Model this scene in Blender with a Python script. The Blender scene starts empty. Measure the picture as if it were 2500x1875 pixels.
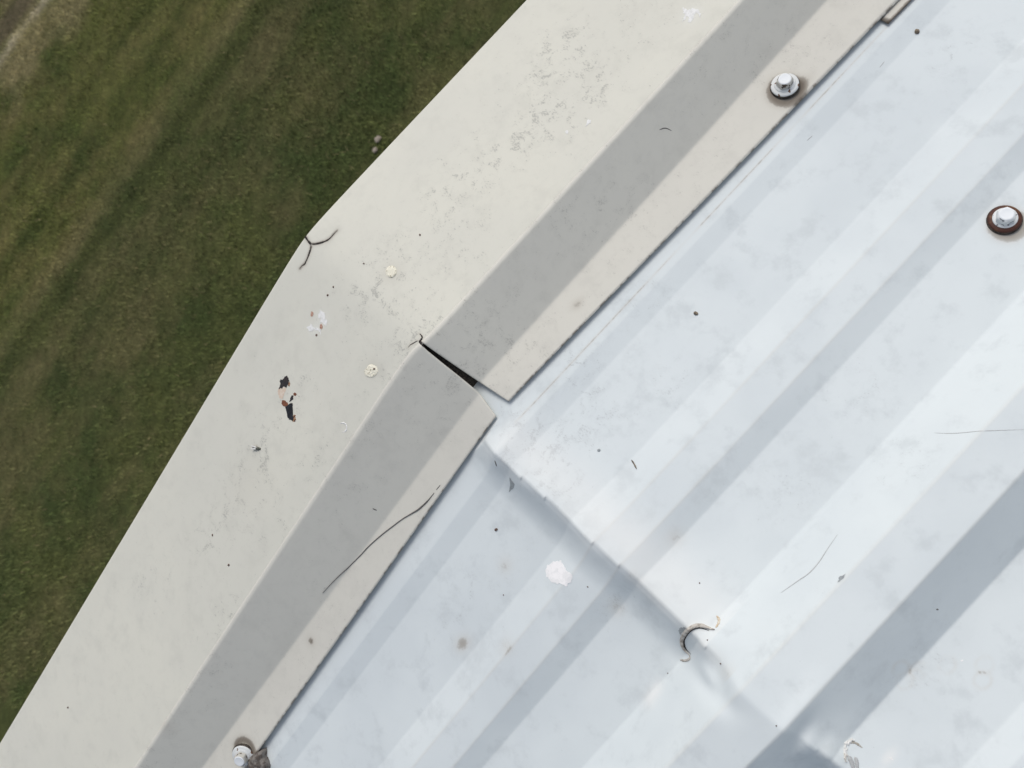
import bpy, bmesh, math, random
import numpy as np
from mathutils import Vector, Matrix, Euler

random.seed(4); rng = np.random.default_rng(7)
S = bpy.context.scene
COL = S.collection

# ------------------------------------------------------------------ camera
cam_d = bpy.data.cameras.new('camera'); cam = bpy.data.objects.new('camera', cam_d); COL.objects.link(cam)
cam_d.sensor_width = 36; cam_d.lens = 36*1970/2500; cam_d.clip_start = .01; cam_d.clip_end = 3000
cam.matrix_world = Matrix(((.63318022, .76230844, .13404717, .06755945), (-.67587909, .62895025, -.38419922, -.29139243),
                           (-.37718731, .15266767, .91346719, .34209923), (0, 0, 0, 1)))
cam_d.dof.use_dof = True; cam_d.dof.focus_distance = .40; cam_d.dof.aperture_fstop = 22
S.camera = cam
# ------------------------------------------------------------------ sky, sun, exposure
SUN_DIR = Vector((.42, .435, .79)).normalized()
el = math.asin(SUN_DIR.z); az = math.atan2(SUN_DIR.x, SUN_DIR.y)
W = bpy.data.worlds.new('World'); S.world = W; W.use_nodes = True
wn, wl = W.node_tree.nodes, W.node_tree.links
sky = wn.new('ShaderNodeTexSky'); sky.sky_type = 'NISHITA'; sky.sun_disc = False
sky.sun_elevation = el; sky.sun_rotation = az; sky.dust_density = 3.0; sky.air_density = 1.0; sky.ozone_density = 1.0
hs = wn.new('ShaderNodeHueSaturation'); hs.inputs['Saturation'].default_value = .50
bg = wn['Background']; bg.inputs['Strength'].default_value = .145
wl.new(sky.outputs[0], hs.inputs['Color']); wl.new(hs.outputs[0], bg.inputs['Color'])
sd = bpy.data.lights.new('sun', 'SUN'); sd.energy = 1.22; sd.angle = math.radians(28); sd.color = (1, .955, .88)
sun = bpy.data.objects.new('sun', sd); COL.objects.link(sun)
sun.rotation_euler = (-SUN_DIR).to_track_quat('-Z', 'Y').to_euler(); sun.location = (2, 2, 4)
S.view_settings.view_transform = 'Standard'; S.view_settings.look = 'None'
S.view_settings.exposure = -0.07; S.view_settings.gamma = 1

# ------------------------------------------------------------------ helpers
# ---- shapes of the sheets as height functions (metres; ridge along y, slopes falling to +x and -x) ----
TP = math.tan(math.radians(9.0))
def smooth(t):
    t = np.clip(t, 0, 1); return t*t*(3-2*t)
_lat = np.random.default_rng(11).random((256, 256))
def vnoise(x, y):
    xi = np.floor(x).astype(int); yi = np.floor(y).astype(int); fx = x-xi; fy = y-yi
    fx = fx*fx*(3-2*fx); fy = fy*fy*(3-2*fy)
    g = lambda a, b: _lat[a % 256, b % 256]
    return (g(xi, yi)*(1-fx)+g(xi+1, yi)*fx)*(1-fy)+(g(xi, yi+1)*(1-fx)+g(xi+1, yi+1)*fx)*fy
def fbm(x, y, o=4):
    s = 0; a = .5; t = 0
    for k in range(o):
        s = s+a*vnoise(x*2**k+k*17.3, y*2**k+k*5.1); t += a; a *= .55
    return s/t
def wob(x, y, s=1.0):
    return (np.sin(x*31+y*17+.6)*np.sin(y*43-x*9+1.1) + .6*np.sin(x*63-y*29+2.)*np.sin(y*71+x*23))*s
def top_off(x):
    return -TP*(np.sqrt(x*x+.010**2)-.010)
def y_fold1(x):
    return np.where(x > 0, -.0978-.0013*(1-np.exp(-np.abs(x)/.006))+.0103*x, -.0978+.0017*(1-np.exp(-np.abs(x)/.006))+.0112*x)
def y_fold2(x):
    return np.where(x > 0, -.1246+.0183*x, -.1281-.0140*x)
def y_edge(x):
    return np.where(x > 0, -.1420-.0196*x, -.1420+.0172*x) + .00010*np.sin(x*25+1)
Z_F2, Z_ED = -.022, -.024
def trim_z(x, y):
    a, b, c = y_fold1(x), y_fold2(x), y_edge(x)
    zf = (y-a)/(b-a)*Z_F2
    zl = Z_F2 + (y-b)/(c-b)*(Z_ED-Z_F2)
    dent = .0005*wob(x*.35, y*.7)*smooth(np.minimum(-y/.02, (y-a-.0016)/.02))
    return top_off(x) + dent + np.where(y > a, 0, np.where(y > b, zf, zl))
RIBP = [(-9,0),(-.420,0),(-.410,.004),(-.3942,.004),(-.384,0),(-.3485,0),(-.3275,.0205),(-.3065,.0205),(-.2815,0),
        (-.246,0),(-.2354,.0042),(-.2195,.0042),(-.204,0),(-.1635,0),(-.1535,.0022),(0,.0022),(1,.0022)]
RIBP = [(y if y > -.15 or y < -1 else -.2914+(y+.2914)*.984, h) for y, h in RIBP]
def rib(y):
    yy = np.where(y < -.418, -((-y-.430) % .2583) - .2080, y)   # the pattern goes on down the roof
    xs = [p[0] for p in RIBP]; hs = [p[1] for p in RIBP]
    out = 0
    for d, w in ((-.0004,.3),(0,.4),(.0004,.3)):
        out = out + w*np.interp(yy+d, xs, hs)
    return out
def x_ridge(y):
    return -.0166 + (np.clip(y, -.6, -.10)+.1454)*(-.035) + .0004*np.sin(y*48+.5)+.0003*np.sin(y*131+2)
ZU = -.0275
def gauss(x, y, cx, cy, sx, sy, rot=0):
    c, s = math.cos(rot), math.sin(rot)
    u = (x-cx)*c+(y-cy)*s; v = -(x-cx)*s+(y-cy)*c
    return np.exp(-(u/sx)**2-(v/sy)**2)
BUMPS = []
def pan_z(x, y):
    xr = x_ridge(y); d = x-xr
    up = ZU - TP*x
    zr = ZU - TP*xr
    r = rib(y); rr = np.clip(r/.0205, 0, 1)
    fade = smooth((-.1425-y)/.016)
    A = .0050*fade-.0016*(1-fade); A = A*(1-.92*smooth(rr*1.6)); dr = .0064*(1-.98*rr)+A
    ds = np.sqrt(d*d+.0022**2)-.0010
    u = np.clip(ds/.033, 0, 1); v = np.clip(ds/.0165, 0, 1)
    lipR = A*(1-u)**2; lo = zr + TP*d + A - dr*(1-(1-v)**2)
    out = np.where(d > 0, up+lipR, lo) + r
    for (cx, cy, sx, sy, rot, h) in BUMPS:
        out = out + h*gauss(x, y, cx, cy, sx, sy, rot)
    out = out + .00035*wob(x*.5, y*.5)*np.clip(1-np.abs(rib(y))/.004, .2, 1) + .0005*(fbm(x*40, y*14, 3)-.5)*np.exp(-(d/.03)**2)
    out = out + ((.0012+.0012*np.exp(-((y+.16)/.018)**2))*(fbm(x*80+9, y*55, 3)-.5))*np.exp(-((d+.003)/.012)**2)*(1-rr)
    lim = top_off(x) - .0258 + smooth((y_edge(x)-y)/.012)*.02
    return np.where(y > -.20, np.minimum(out, lim), out)

FEATS = {"black_a":[[-0.06405,-0.03939],[-0.06426,-0.04086],[-0.06517,-0.04201],[-0.06692,-0.04325],[-0.06973,-0.04318],[-0.06951,-0.04201],[-0.07052,-0.04161],[-0.07154,-0.0409],[-0.07318,-0.03943],[-0.07123,-0.03899],[-0.07001,-0.03822],[-0.0695,-0.03712],[-0.06675,-0.03857],[-0.06507,-0.03868]],"tan_a":[[-0.07291,-0.03919],[-0.07062,-0.04138],[-0.06942,-0.04355],[-0.07178,-0.04405],[-0.0733,-0.04444],[-0.07571,-0.04517],[-0.07661,-0.04349],[-0.07569,-0.04148],[-0.07498,-0.04006]],"flake_a":[[-0.06678,-0.04286],[-0.06526,-0.04305],[-0.06617,-0.04419],[-0.0674,-0.04465],[-0.06761,-0.04354]],"ring_a":[[-0.06734,-0.04974],[-0.06697,-0.05088],[-0.06737,-0.05163],[-0.06844,-0.05137],[-0.06898,-0.05025],[-0.06881,-0.04933]],"mid_a":[[-0.0698,-0.04906],[-0.06924,-0.05016],[-0.07099,-0.05155],[-0.07184,-0.0509],[-0.07359,-0.05021],[-0.07118,-0.04934]],"brown_a":[[-0.07634,-0.04553],[-0.07538,-0.04631],[-0.07505,-0.04796],[-0.07454,-0.04945],[-0.07531,-0.05047],[-0.07718,-0.04988],[-0.07801,-0.04802],[-0.07769,-0.04643]],"black_b":[[-0.07516,-0.05066],[-0.07328,-0.05155],[-0.07272,-0.05253],[-0.07451,-0.05427],[-0.0772,-0.05714],[-0.07821,-0.05869],[-0.07967,-0.0586],[-0.08054,-0.05616],[-0.08029,-0.05451],[-0.07884,-0.05235],[-0.0776,-0.04993]],"fringe_b":[[-0.07745,-0.05711],[-0.07635,-0.05817],[-0.0773,-0.05979],[-0.07886,-0.06056],[-0.07999,-0.05921],[-0.07985,-0.05811],[-0.07842,-0.05844]],"white_a":[[-0.02389,-0.03472],[-0.02365,-0.03703],[-0.02298,-0.03845],[-0.02538,-0.04058],[-0.02492,-0.04244],[-0.02634,-0.0432],[-0.028,-0.04316],[-0.02792,-0.04107],[-0.02873,-0.039],[-0.02674,-0.03825],[-0.02754,-0.03668],[-0.02678,-0.03524],[-0.02544,-0.03558]],"white_b":[[-0.03283,-0.03445],[-0.03324,-0.03636],[-0.03319,-0.03887],[-0.03194,-0.03981],[-0.03178,-0.04272],[-0.03332,-0.04383],[-0.0329,-0.04219],[-0.03316,-0.04063],[-0.0341,-0.03814],[-0.03625,-0.03747],[-0.03622,-0.03384],[-0.03486,-0.03418]],"chip_a":[[-0.02828,-0.03245],[-0.02919,-0.03289],[-0.02989,-0.03264],[-0.02997,-0.03184],[-0.02938,-0.03096],[-0.02846,-0.03051],[-0.02777,-0.03077],[-0.02769,-0.03157]],"chip_b":[[-0.02944,-0.04206],[-0.03035,-0.04249],[-0.03108,-0.0422],[-0.03119,-0.04136],[-0.03062,-0.04047],[-0.0297,-0.04004],[-0.02897,-0.04033],[-0.02887,-0.04117]],"chip_c":[[-0.03489,-0.04207],[-0.03546,-0.04223],[-0.03591,-0.04185],[-0.03591,-0.04122],[-0.03545,-0.04082],[-0.03489,-0.04094],[-0.03464,-0.0415]],"dab_b":[[-0.02504,-0.07954],[-0.02398,-0.08134],[-0.02344,-0.08359],[-0.02439,-0.08598],[-0.0264,-0.08658],[-0.02884,-0.08553],[-0.03055,-0.08383],[-0.03143,-0.0814],[-0.03091,-0.07958],[-0.02942,-0.07875],[-0.02781,-0.07942],[-0.02643,-0.07891]],"dabspot_b":[[-0.02469,-0.08404],[-0.02524,-0.08411],[-0.02577,-0.08364],[-0.02586,-0.08299],[-0.02546,-0.08264],[-0.02486,-0.08286],[-0.02452,-0.08348]],"dab_a":[[0.01908,-0.05851],[0.01763,-0.05948],[0.01604,-0.0595],[0.01473,-0.05857],[0.01405,-0.05694],[0.01419,-0.05504],[0.01511,-0.05338],[0.01657,-0.0524],[0.01818,-0.05238],[0.01949,-0.05331],[0.02016,-0.05495],[0.02001,-0.05685]],"dabspot_a":[[0.01597,-0.0538],[0.01774,-0.05461],[0.02026,-0.05639],[0.01992,-0.05722],[0.01729,-0.05648],[0.01574,-0.05498]],"ring_w":[[-0.0587,-0.08896],[-0.05965,-0.08943],[-0.06074,-0.08942],[-0.06175,-0.08894],[-0.06249,-0.08808],[-0.0628,-0.087],[-0.06263,-0.08593],[-0.062,-0.08508],[-0.06104,-0.08461],[-0.05994,-0.08462],[-0.05893,-0.08511],[-0.0582,-0.08597],[-0.05789,-0.08704],[-0.05807,-0.08811]],"insect":[[-0.10927,-0.04577],[-0.10606,-0.05083]],"white_c":[[0.21194,-0.07402],[0.21225,-0.07675],[0.21465,-0.07973],[0.21506,-0.08236],[0.21402,-0.08438],[0.21156,-0.08619],[0.21304,-0.0842],[0.21353,-0.08161],[0.2122,-0.08197],[0.20978,-0.08312],[0.20746,-0.08331],[0.20769,-0.0818],[0.20901,-0.08103],[0.20938,-0.07939],[0.20533,-0.07965],[0.20843,-0.07853],[0.21022,-0.07818],[0.20982,-0.07639]],"white_d":[[0.13819,-0.07855],[0.13904,-0.08047],[0.13778,-0.08124],[0.13561,-0.08063],[0.13425,-0.08058],[0.13595,-0.07982],[0.13705,-0.07948]],"white_e":[[0.12773,-0.07556],[0.12705,-0.07578],[0.12651,-0.0753],[0.12651,-0.07448],[0.12706,-0.07393],[0.12774,-0.07408],[0.12804,-0.07481]],"crack_a0":[[-0.00048,0.00036],[-0.00108,-0.00285],[-0.00133,-0.00568]],"crack_a1":[[-0.00133,-0.00568],[6e-05,-0.00784],[0.00203,-0.00984],[0.00419,-0.01155],[0.00659,-0.01293],[0.00888,-0.01338],[0.01116,-0.0133],[0.01364,-0.01346]],"crack_a2":[[-0.00133,-0.00568],[-0.00251,-0.00718],[-0.0047,-0.00828],[-0.00768,-0.00925],[-0.01024,-0.00976],[-0.01188,-0.01001],[-0.01321,-0.00916],[-0.0154,-0.00884]],"crack_b0":[[0.00422,-0.09232],[0.0044,-0.093],[0.00394,-0.09468],[0.00249,-0.09512],[0.0017,-0.09521],[0.00129,-0.09675],[0.00115,-0.09864]],"crack_b1":[[0.00133,-0.09411],[0.00016,-0.09354],[-0.00141,-0.09289],[-0.00276,-0.09226],[-0.00472,-0.09209]],"redmark":[[0.06519,-0.13064],[0.06734,-0.13277],[0.066,-0.13477],[0.06372,-0.13653],[0.06193,-0.13483],[0.06347,-0.13263]],"hair_long":[[-0.05626,-0.13989],[-0.059,-0.13978],[-0.06175,-0.13967],[-0.06543,-0.13913],[-0.06944,-0.13826],[-0.07395,-0.13659],[-0.0784,-0.13484],[-0.0827,-0.1335],[-0.08722,-0.1323],[-0.09171,-0.13104],[-0.0964,-0.1299],[-0.10095,-0.12892],[-0.1057,-0.12805],[-0.11124,-0.12746],[-0.11662,-0.12671],[-0.12381,-0.12577],[-0.13059,-0.12468],[-0.13783,-0.12379],[-0.14519,-0.12313]],"hair_dash":[[-0.05076,-0.14006],[-0.05435,-0.1398]],"bit_face":[[-0.08601,-0.11962],[-0.08552,-0.12158]],"lash":[[0.15635,-0.10754],[0.15851,-0.10835],[0.15967,-0.10957],[0.16028,-0.11119]],"screw1":[[0.21333,-0.13492]],"screw2":[[-0.26019,-0.14042]],"screw3":[[0.21502,-0.25531]],"edge_nb":[[0.2658,-0.14269],[0.26566,-0.14738],[0.28223,-0.14811]],"speck_t":[[-0.16993,-0.07496],[-0.33656,-0.03295],[-0.16663,-0.05468]],"dark_t":[[0.04061,-0.05344],[-0.00954,-0.03391],[-0.01498,-0.03384],[0.01059,-0.0401]],"putty":[[-0.26422,-0.14831],[-0.25983,-0.14387],[-0.25481,-0.14475],[-0.24996,-0.14632],[-0.24653,-0.14794],[-0.2504,-0.15075],[-0.2513,-0.15555],[-0.25352,-0.15692]],"puttyspot":[[-0.17303,-0.1329]],"cutU":[[0.00221,-0.09827],[0.0023,-0.10222],[0.00275,-0.11104],[0.00316,-0.11787],[0.00367,-0.1248],[0.00621,-0.14222]],"cutL":[[0.00114,-0.09602],[0.00043,-0.1005],[0.00014,-0.10906],[1e-05,-0.11676],[-0.00039,-0.12703],[-0.0036,-0.14242]],"patch_w":[[-0.04138,-0.2081],[-0.03738,-0.2094],[-0.03346,-0.21203],[-0.03422,-0.2141],[-0.03469,-0.21779],[-0.0338,-0.22124],[-0.03666,-0.2231],[-0.04043,-0.22198],[-0.04114,-0.21974],[-0.0442,-0.21629],[-0.04481,-0.21157],[-0.04338,-0.20877]],"chip_m":[[-0.02116,-0.1673],[-0.0218,-0.17158],[-0.02448,-0.17139],[-0.02825,-0.17004],[-0.0243,-0.16926]],"chip_k":[[-0.01509,-0.27245],[-0.0142,-0.27268],[-0.01226,-0.27376],[-0.0121,-0.2748],[-0.01543,-0.27443],[-0.01733,-0.27438],[-0.01642,-0.27304]],"splinter":[[0.0251,-0.206],[0.02454,-0.2085],[0.02372,-0.21103]],"splinter2":[[-0.01948,-0.15721],[-0.02039,-0.15813],[-0.02145,-0.15912]],"seed_a":[[0.2727,-0.16321],[0.27388,-0.16511]],"seed_b":[[0.09736,-0.17904],[0.09789,-0.1812]],"chip_n":[[0.05074,-0.30515],[0.04899,-0.30597],[0.04626,-0.30528],[0.04827,-0.30451]],"hair_n":[[0.06059,-0.2933],[0.05322,-0.29431],[0.04833,-0.29514],[0.04401,-0.29549],[0.03982,-0.29525],[0.03621,-0.29449],[0.0316,-0.29359],[0.02697,-0.29268]],"arc":[[-0.00381,-0.28345],[-0.00479,-0.28203],[-0.00572,-0.28013],[-0.00693,-0.27816],[-0.00868,-0.27668],[-0.01078,-0.27593],[-0.01417,-0.27563],[-0.01751,-0.27588],[-0.02002,-0.27677],[-0.02182,-0.27863],[-0.02254,-0.28051],[-0.02215,-0.28297]],"arc_end":[[-0.02215,-0.28297],[-0.02313,-0.28364],[-0.02477,-0.28336],[-0.02642,-0.28233],[-0.02749,-0.28115]],"rustline":[[0.00049,-0.28011],[0.00017,-0.28138],[-0.00035,-0.28236],[-0.00168,-0.28292],[-0.00315,-0.28317]],"q_arc":[[0.00018,-0.34883],[0.0008,-0.34905],[0.00141,-0.34946],[0.00191,-0.35015],[0.00218,-0.35065],[0.00237,-0.35194],[0.00255,-0.35325]],"q_lump":[[0.00248,-0.34822],[0.00275,-0.34945],[0.00152,-0.34919],[-0.00044,-0.34879],[-0.00158,-0.34955],[-0.00334,-0.35063],[-0.00466,-0.35117],[-0.00519,-0.35252],[-0.00558,-0.35175],[-0.00413,-0.34983],[-0.00258,-0.34855],[-0.0005,-0.34774],[0.00146,-0.34778]],"q_fold1":[[-0.00345,-0.35108],[-0.00357,-0.35227],[-0.00411,-0.35362],[-0.00484,-0.35476],[-0.00546,-0.35599]],"q_fold2":[[-0.00197,-0.35331],[-0.00239,-0.35438],[-0.00333,-0.35551],[-0.00467,-0.35678]],"q_white":[[0.00681,-0.36212],[0.0074,-0.36307],[0.00757,-0.36398],[0.00688,-0.3633],[0.0068,-0.36267]],"q_dot":[[-0.00662,-0.35061]],"t_white":[[0.0535,-0.35799],[0.05457,-0.35827],[0.05431,-0.35869],[0.05339,-0.3583]],"dash_t":[[0.06305,-0.33849],[0.06358,-0.33929]],"hairline_r":[[0.25185,-0.16253],[0.24812,-0.16277]],"hairline_l":[[0.20136,-0.16166],[0.19782,-0.16137]],"sliver1":[[0.19695,-0.14286],[0.20073,-0.14324],[0.20091,-0.14454],[0.19868,-0.145]],"sliver2":[[0.21541,-0.14277],[0.22174,-0.14299],[0.22943,-0.14287],[0.23173,-0.14314],[0.22909,-0.1441],[0.22179,-0.14414],[0.2157,-0.14412]],"dots_p":[[-0.00887,-0.28419],[-0.01142,-0.29423],[-0.03605,-0.28109],[0.00534,-0.2658],[-0.01097,-0.32402],[-0.0071,-0.35024],[0.0162,-0.28002],[0.06523,-0.35776]],"dot_h":[[-0.04746,-0.17642],[-0.03262,-0.23023],[-0.06937,-0.20001],[0.01812,-0.19133]],"curve_r":[[0.11858,-0.29393],[0.12255,-0.29939],[0.12905,-0.30616],[0.13935,-0.31702]],"g_trim":[[0.05555,-0.05305],[0.05054,-0.07986],[0.14708,-0.04],[0.16786,-0.0366],[0.15803,-0.06613],[0.14299,-0.06761],[0.07752,-0.04787],[0.09991,-0.05653],[-0.03072,-0.09593],[0.00036,-0.07933],[-0.12451,-0.05661],[-0.14064,-0.06144],[-0.1275,-0.08648],[-0.16983,-0.05289],[-0.07077,-0.05428],[0.01245,-0.05519],[0.00082,-0.04816],[0.19607,-0.06544],[0.13182,-0.10269],[0.0099,-0.09134],[-0.10486,-0.04841],[-0.19138,-0.09634],[-0.22263,-0.03696],[0.12249,-0.06114],[-0.08219,-0.08949]],"g_pan":[[0.03655,-0.16299],[0.04236,-0.1483],[0.0308,-0.18098],[0.00614,-0.17375],[-0.00564,-0.16088],[-0.00765,-0.18866],[-0.05929,-0.19237],[-0.08346,-0.18125],[-0.10186,-0.18942],[-0.08759,-0.21473],[-0.0309,-0.24495],[0.06566,-0.19352],[0.11338,-0.25959],[0.10181,-0.29425],[0.03902,-0.34937],[0.10089,-0.11429],[0.12828,-0.12079],[0.08684,-0.15334],[0.27147,-0.18597],[0.06074,-0.26613],[0.054,-0.24347],[-0.24794,-0.15882]],"d_pan":[[0.03965,-0.34971],[0.03581,-0.34425],[0.03681,-0.35059],[0.04888,-0.35557],[0.05847,-0.36489],[0.05342,-0.36788],[0.03306,-0.34852]],"d_pan2":[[-0.03089,-0.24588],[-0.05752,-0.19128],[-0.08552,-0.21874],[-0.1033,-0.19945],[0.01246,-0.24501],[-0.10696,-0.19879]],"w_pan":[[-0.04473,-0.28198],[-0.05082,-0.28286],[0.00099,-0.38151]],"buckle":[[-0.02161,-0.28614],[-0.01675,-0.29795],[-0.0256,-0.29678],[-0.02619,-0.30254],[-0.00847,-0.29911],[-0.02016,-0.29885],[0.00082,-0.33028],[-0.00641,-0.33102],[-0.01149,-0.33248],[-0.00756,-0.34053],[-0.00075,-0.3516]]}

def link(o, parent=None):
    COL.objects.link(o)
    if parent is not None: o.parent = parent
    return o
def tag(o, label=None, cat=None, group=None, kind=None):
    if label: o['label'] = label
    if cat: o['category'] = cat
    if group: o['group'] = group
    if kind: o['kind'] = kind
    return o
def empty(name, loc, parent=None, rot=None):
    o = bpy.data.objects.new(name, None); o.empty_display_size = .01; o.location = loc
    if rot is not None: o.rotation_euler = rot
    return link(o, parent)
def mesh_obj(name, verts, faces, mat, parent=None, smooth_=True, solid=None):
    me = bpy.data.meshes.new(name); me.from_pydata([tuple(map(float, v)) for v in verts], [], faces); me.update()
    if mat: me.materials.append(mat)
    if smooth_: me.polygons.foreach_set('use_smooth', [True]*len(me.polygons))
    o = bpy.data.objects.new(name, me)
    if solid:
        md = o.modifiers.new('thickness', 'SOLIDIFY'); md.thickness = solid; md.offset = -1
    return link(o, parent)
def grid_obj(name, X, Y, Z, mat, parent=None, mask=None, solid=None, flip=False):
    n, m = X.shape
    co = np.stack([X, Y, Z], -1).reshape(-1, 3).astype(np.float32)
    i = np.arange(n-1)[:, None]*m+np.arange(m-1)[None, :]
    q = np.stack([i, i+m, i+m+1, i+1], -1).reshape(-1, 4)
    if flip: q = q[:, ::-1]
    me = bpy.data.meshes.new(name)
    me.vertices.add(len(co)); me.vertices.foreach_set('co', co.ravel())
    me.loops.add(q.size); me.loops.foreach_set('vertex_index', q.ravel().astype(np.int32))
    me.polygons.add(len(q)); me.polygons.foreach_set('loop_start', np.arange(0, q.size, 4, dtype=np.int32))
    me.polygons.foreach_set('loop_total', np.full(len(q), 4, dtype=np.int32))
    me.update(calc_edges=True); me.validate()
    me.polygons.foreach_set('use_smooth', np.ones(len(q), dtype=bool))
    if mask is not None:
        a = me.color_attributes.new('mask', 'FLOAT_COLOR', 'POINT')
        c = np.ones((len(co), 4), np.float32); c[:, :3] = np.clip(mask.reshape(-1, 3), 0, 4); a.data.foreach_set('color', c.ravel())
    if mat: me.materials.append(mat)
    o = bpy.data.objects.new(name, me)
    if solid:
        md = o.modifiers.new('thickness', 'SOLIDIFY'); md.thickness = solid; md.offset = -1
    return link(o, parent)

# ------------------------------------------------------------------ materials
class NT:
    def __init__(self, name, rough=.5, spec=.3):
        self.m = bpy.data.materials.new(name); self.m.use_nodes = True
        self.n, self.l = self.m.node_tree.nodes, self.m.node_tree.links
        self.b = self.n['Principled BSDF']; self.b.inputs['Roughness'].default_value = rough
        self.b.inputs['Specular IOR Level'].default_value = spec
        self.tc = self.n.new('ShaderNodeTexCoord').outputs['Object']
    def noise(self, scale, detail=3, rough=.55, dist=0, stretch=None, off=(0, 0, 0), dims=None):
        mp = self.n.new('ShaderNodeMapping'); self.l.new(self.tc, mp.inputs[0]); mp.inputs['Location'].default_value = off
        if stretch: mp.inputs['Scale'].default_value = stretch[0]; mp.inputs['Rotation'].default_value = (0, 0, stretch[1])
        t = self.n.new('ShaderNodeTexNoise'); self.l.new(mp.outputs[0], t.inputs['Vector'])
        t.inputs['Scale'].default_value = scale; t.inputs['Detail'].default_value = detail
        t.inputs['Roughness'].default_value = rough; t.inputs['Distortion'].default_value = dist
        return t.outputs['Fac']
    def math(self, op, a, b=None, c=None, clamp=False):
        t = self.n.new('ShaderNodeMath'); t.operation = op; t.use_clamp = clamp
        for i, v in enumerate((a, b, c)):
            if v is None: continue
            if isinstance(v, (int, float)): t.inputs[i].default_value = v
            else: self.l.new(v, t.inputs[i])
        return t.outputs[0]
    def step(self, v, lo, hi):
        t = self.n.new('ShaderNodeMapRange'); t.interpolation_type = 'SMOOTHSTEP'
        self.l.new(v, t.inputs['Value'])
        for k, w in (('From Min', lo), ('From Max', hi)):
            if isinstance(w, (int, float)): t.inputs[k].default_value = w
            else: self.l.new(w, t.inputs[k])
        return t.outputs[0]
    def mix(self, f, a, b):
        t = self.n.new('ShaderNodeMix'); t.data_type = 'RGBA'
        for i, v in ((0, f), (6, a), (7, b)):
            if isinstance(v, (int, float)): t.inputs[i].default_value = v
            elif isinstance(v, tuple): t.inputs[i].default_value = (*v, 1)
            else: self.l.new(v, t.inputs[i])
        return t.outputs[2]
    def mask(self, name='mask'):
        a = self.n.new('ShaderNodeAttribute'); a.attribute_name = name
        s = self.n.new('ShaderNodeSeparateColor'); self.l.new(a.outputs['Color'], s.inputs[0])
        return s.outputs
    def color(self, c): self.l.new(c, self.b.inputs['Base Color']) if not isinstance(c, tuple) else setattr(self.b.inputs['Base Color'], 'default_value', (*c, 1))
    def bump(self, h, dist, strength=1):
        t = self.n.new('ShaderNodeBump'); t.inputs['Distance'].default_value = dist; t.inputs['Strength'].default_value = strength
        self.l.new(h, t.inputs['Height']); self.l.new(t.outputs[0], self.b.inputs['Normal'])

def painted(name, c1, c2, dark, white, dirt, speck=1.0, rough=.5, blotch=.5):
    t = NT(name, rough, .2)
    mk = t.mask()
    big = t.noise(14, 3, .6, off=(3, 1, 0)); mid = t.noise(60, 4, .65, off=(1, 5, 0))
    c = t.mix(t.step(big, .38, .64), c1, c2)
    c = t.mix(t.math('MULTIPLY', t.step(mid, .50, .72), blotch), c, tuple(v*.90 for v in c2))
    cl = t.step(t.noise(150, 4, .7, .4, off=(7, 2, 0)), .46, .66)                        # clusters inside each grime patch
    dens = t.math('MULTIPLY', mk[0], t.math('ADD', .25, cl))
    fine = t.noise(1500, 2, .6, .5, stretch=((1, .5, 1), .7)); fine2 = t.noise(820, 3, .7, .8, off=(2, 9, 0))
    s1 = t.step(fine, t.math('SUBTRACT', .735, t.math('MULTIPLY', dens, .17)), t.math('SUBTRACT', .80, t.math('MULTIPLY', dens, .15)))
    s2 = t.step(fine2, t.math('SUBTRACT', .80, t.math('MULTIPLY', dens, .13)), t.math('SUBTRACT', .88, t.math('MULTIPLY', dens, .11)))
    s = t.math('MULTIPLY', t.math('MAXIMUM', s1, t.math('MULTIPLY', s2, .6)), .38*speck, clamp=True)
    c = t.mix(t.math('MULTIPLY', t.math('MULTIPLY', mk[0], cl), .13), c, tuple(v*.6 for v in c1))
    c = t.mix(s, c, dark)
    c = t.mix(t.math('MULTIPLY', mk[1], .46, clamp=True), c, tuple(v*2.0 for v in dirt))
    gn = t.noise(330, 4, .7, .3, off=(4, 4, 0))
    g = t.step(t.math('ADD', mk[1], t.math('MULTIPLY', t.math('SUBTRACT', gn, .5), .9)), .38, .72)
    c = t.mix(t.math('MULTIPLY', g, t.math('MINIMUM', t.math('ADD', t.math('MULTIPLY', mk[1], .6), .12), .95)), c, dirt)
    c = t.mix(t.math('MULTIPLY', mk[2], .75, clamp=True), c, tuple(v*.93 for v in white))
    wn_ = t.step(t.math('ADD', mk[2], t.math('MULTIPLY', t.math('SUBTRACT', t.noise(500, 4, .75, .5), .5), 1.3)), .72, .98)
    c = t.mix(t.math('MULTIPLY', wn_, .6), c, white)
    t.color(c)
    t.bump(t.math('ADD', t.noise(9, 2, .4), t.math('MULTIPLY', t.noise(260, 3, .6), .035)), .0028, .32)
    return t.m
CREAM = painted('cream painted steel', (.665, .655, .575), (.64, .632, .56), (.22, .22, .21), (.86, .88, .86), (.14, .115, .09), 1.0)
CREAM2 = painted('cream painted steel of the flange', (.655, .64, .575), (.635, .62, .56), (.22, .21, .19), (.86, .88, .86), (.13, .105, .08), .75)
WHITE = painted('white painted roof steel', (.675, .725, .735), (.635, .685, .70), (.30, .31, .32), (.90, .89, .86), (.27, .24, .20), .60, .62, .8)

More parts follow.
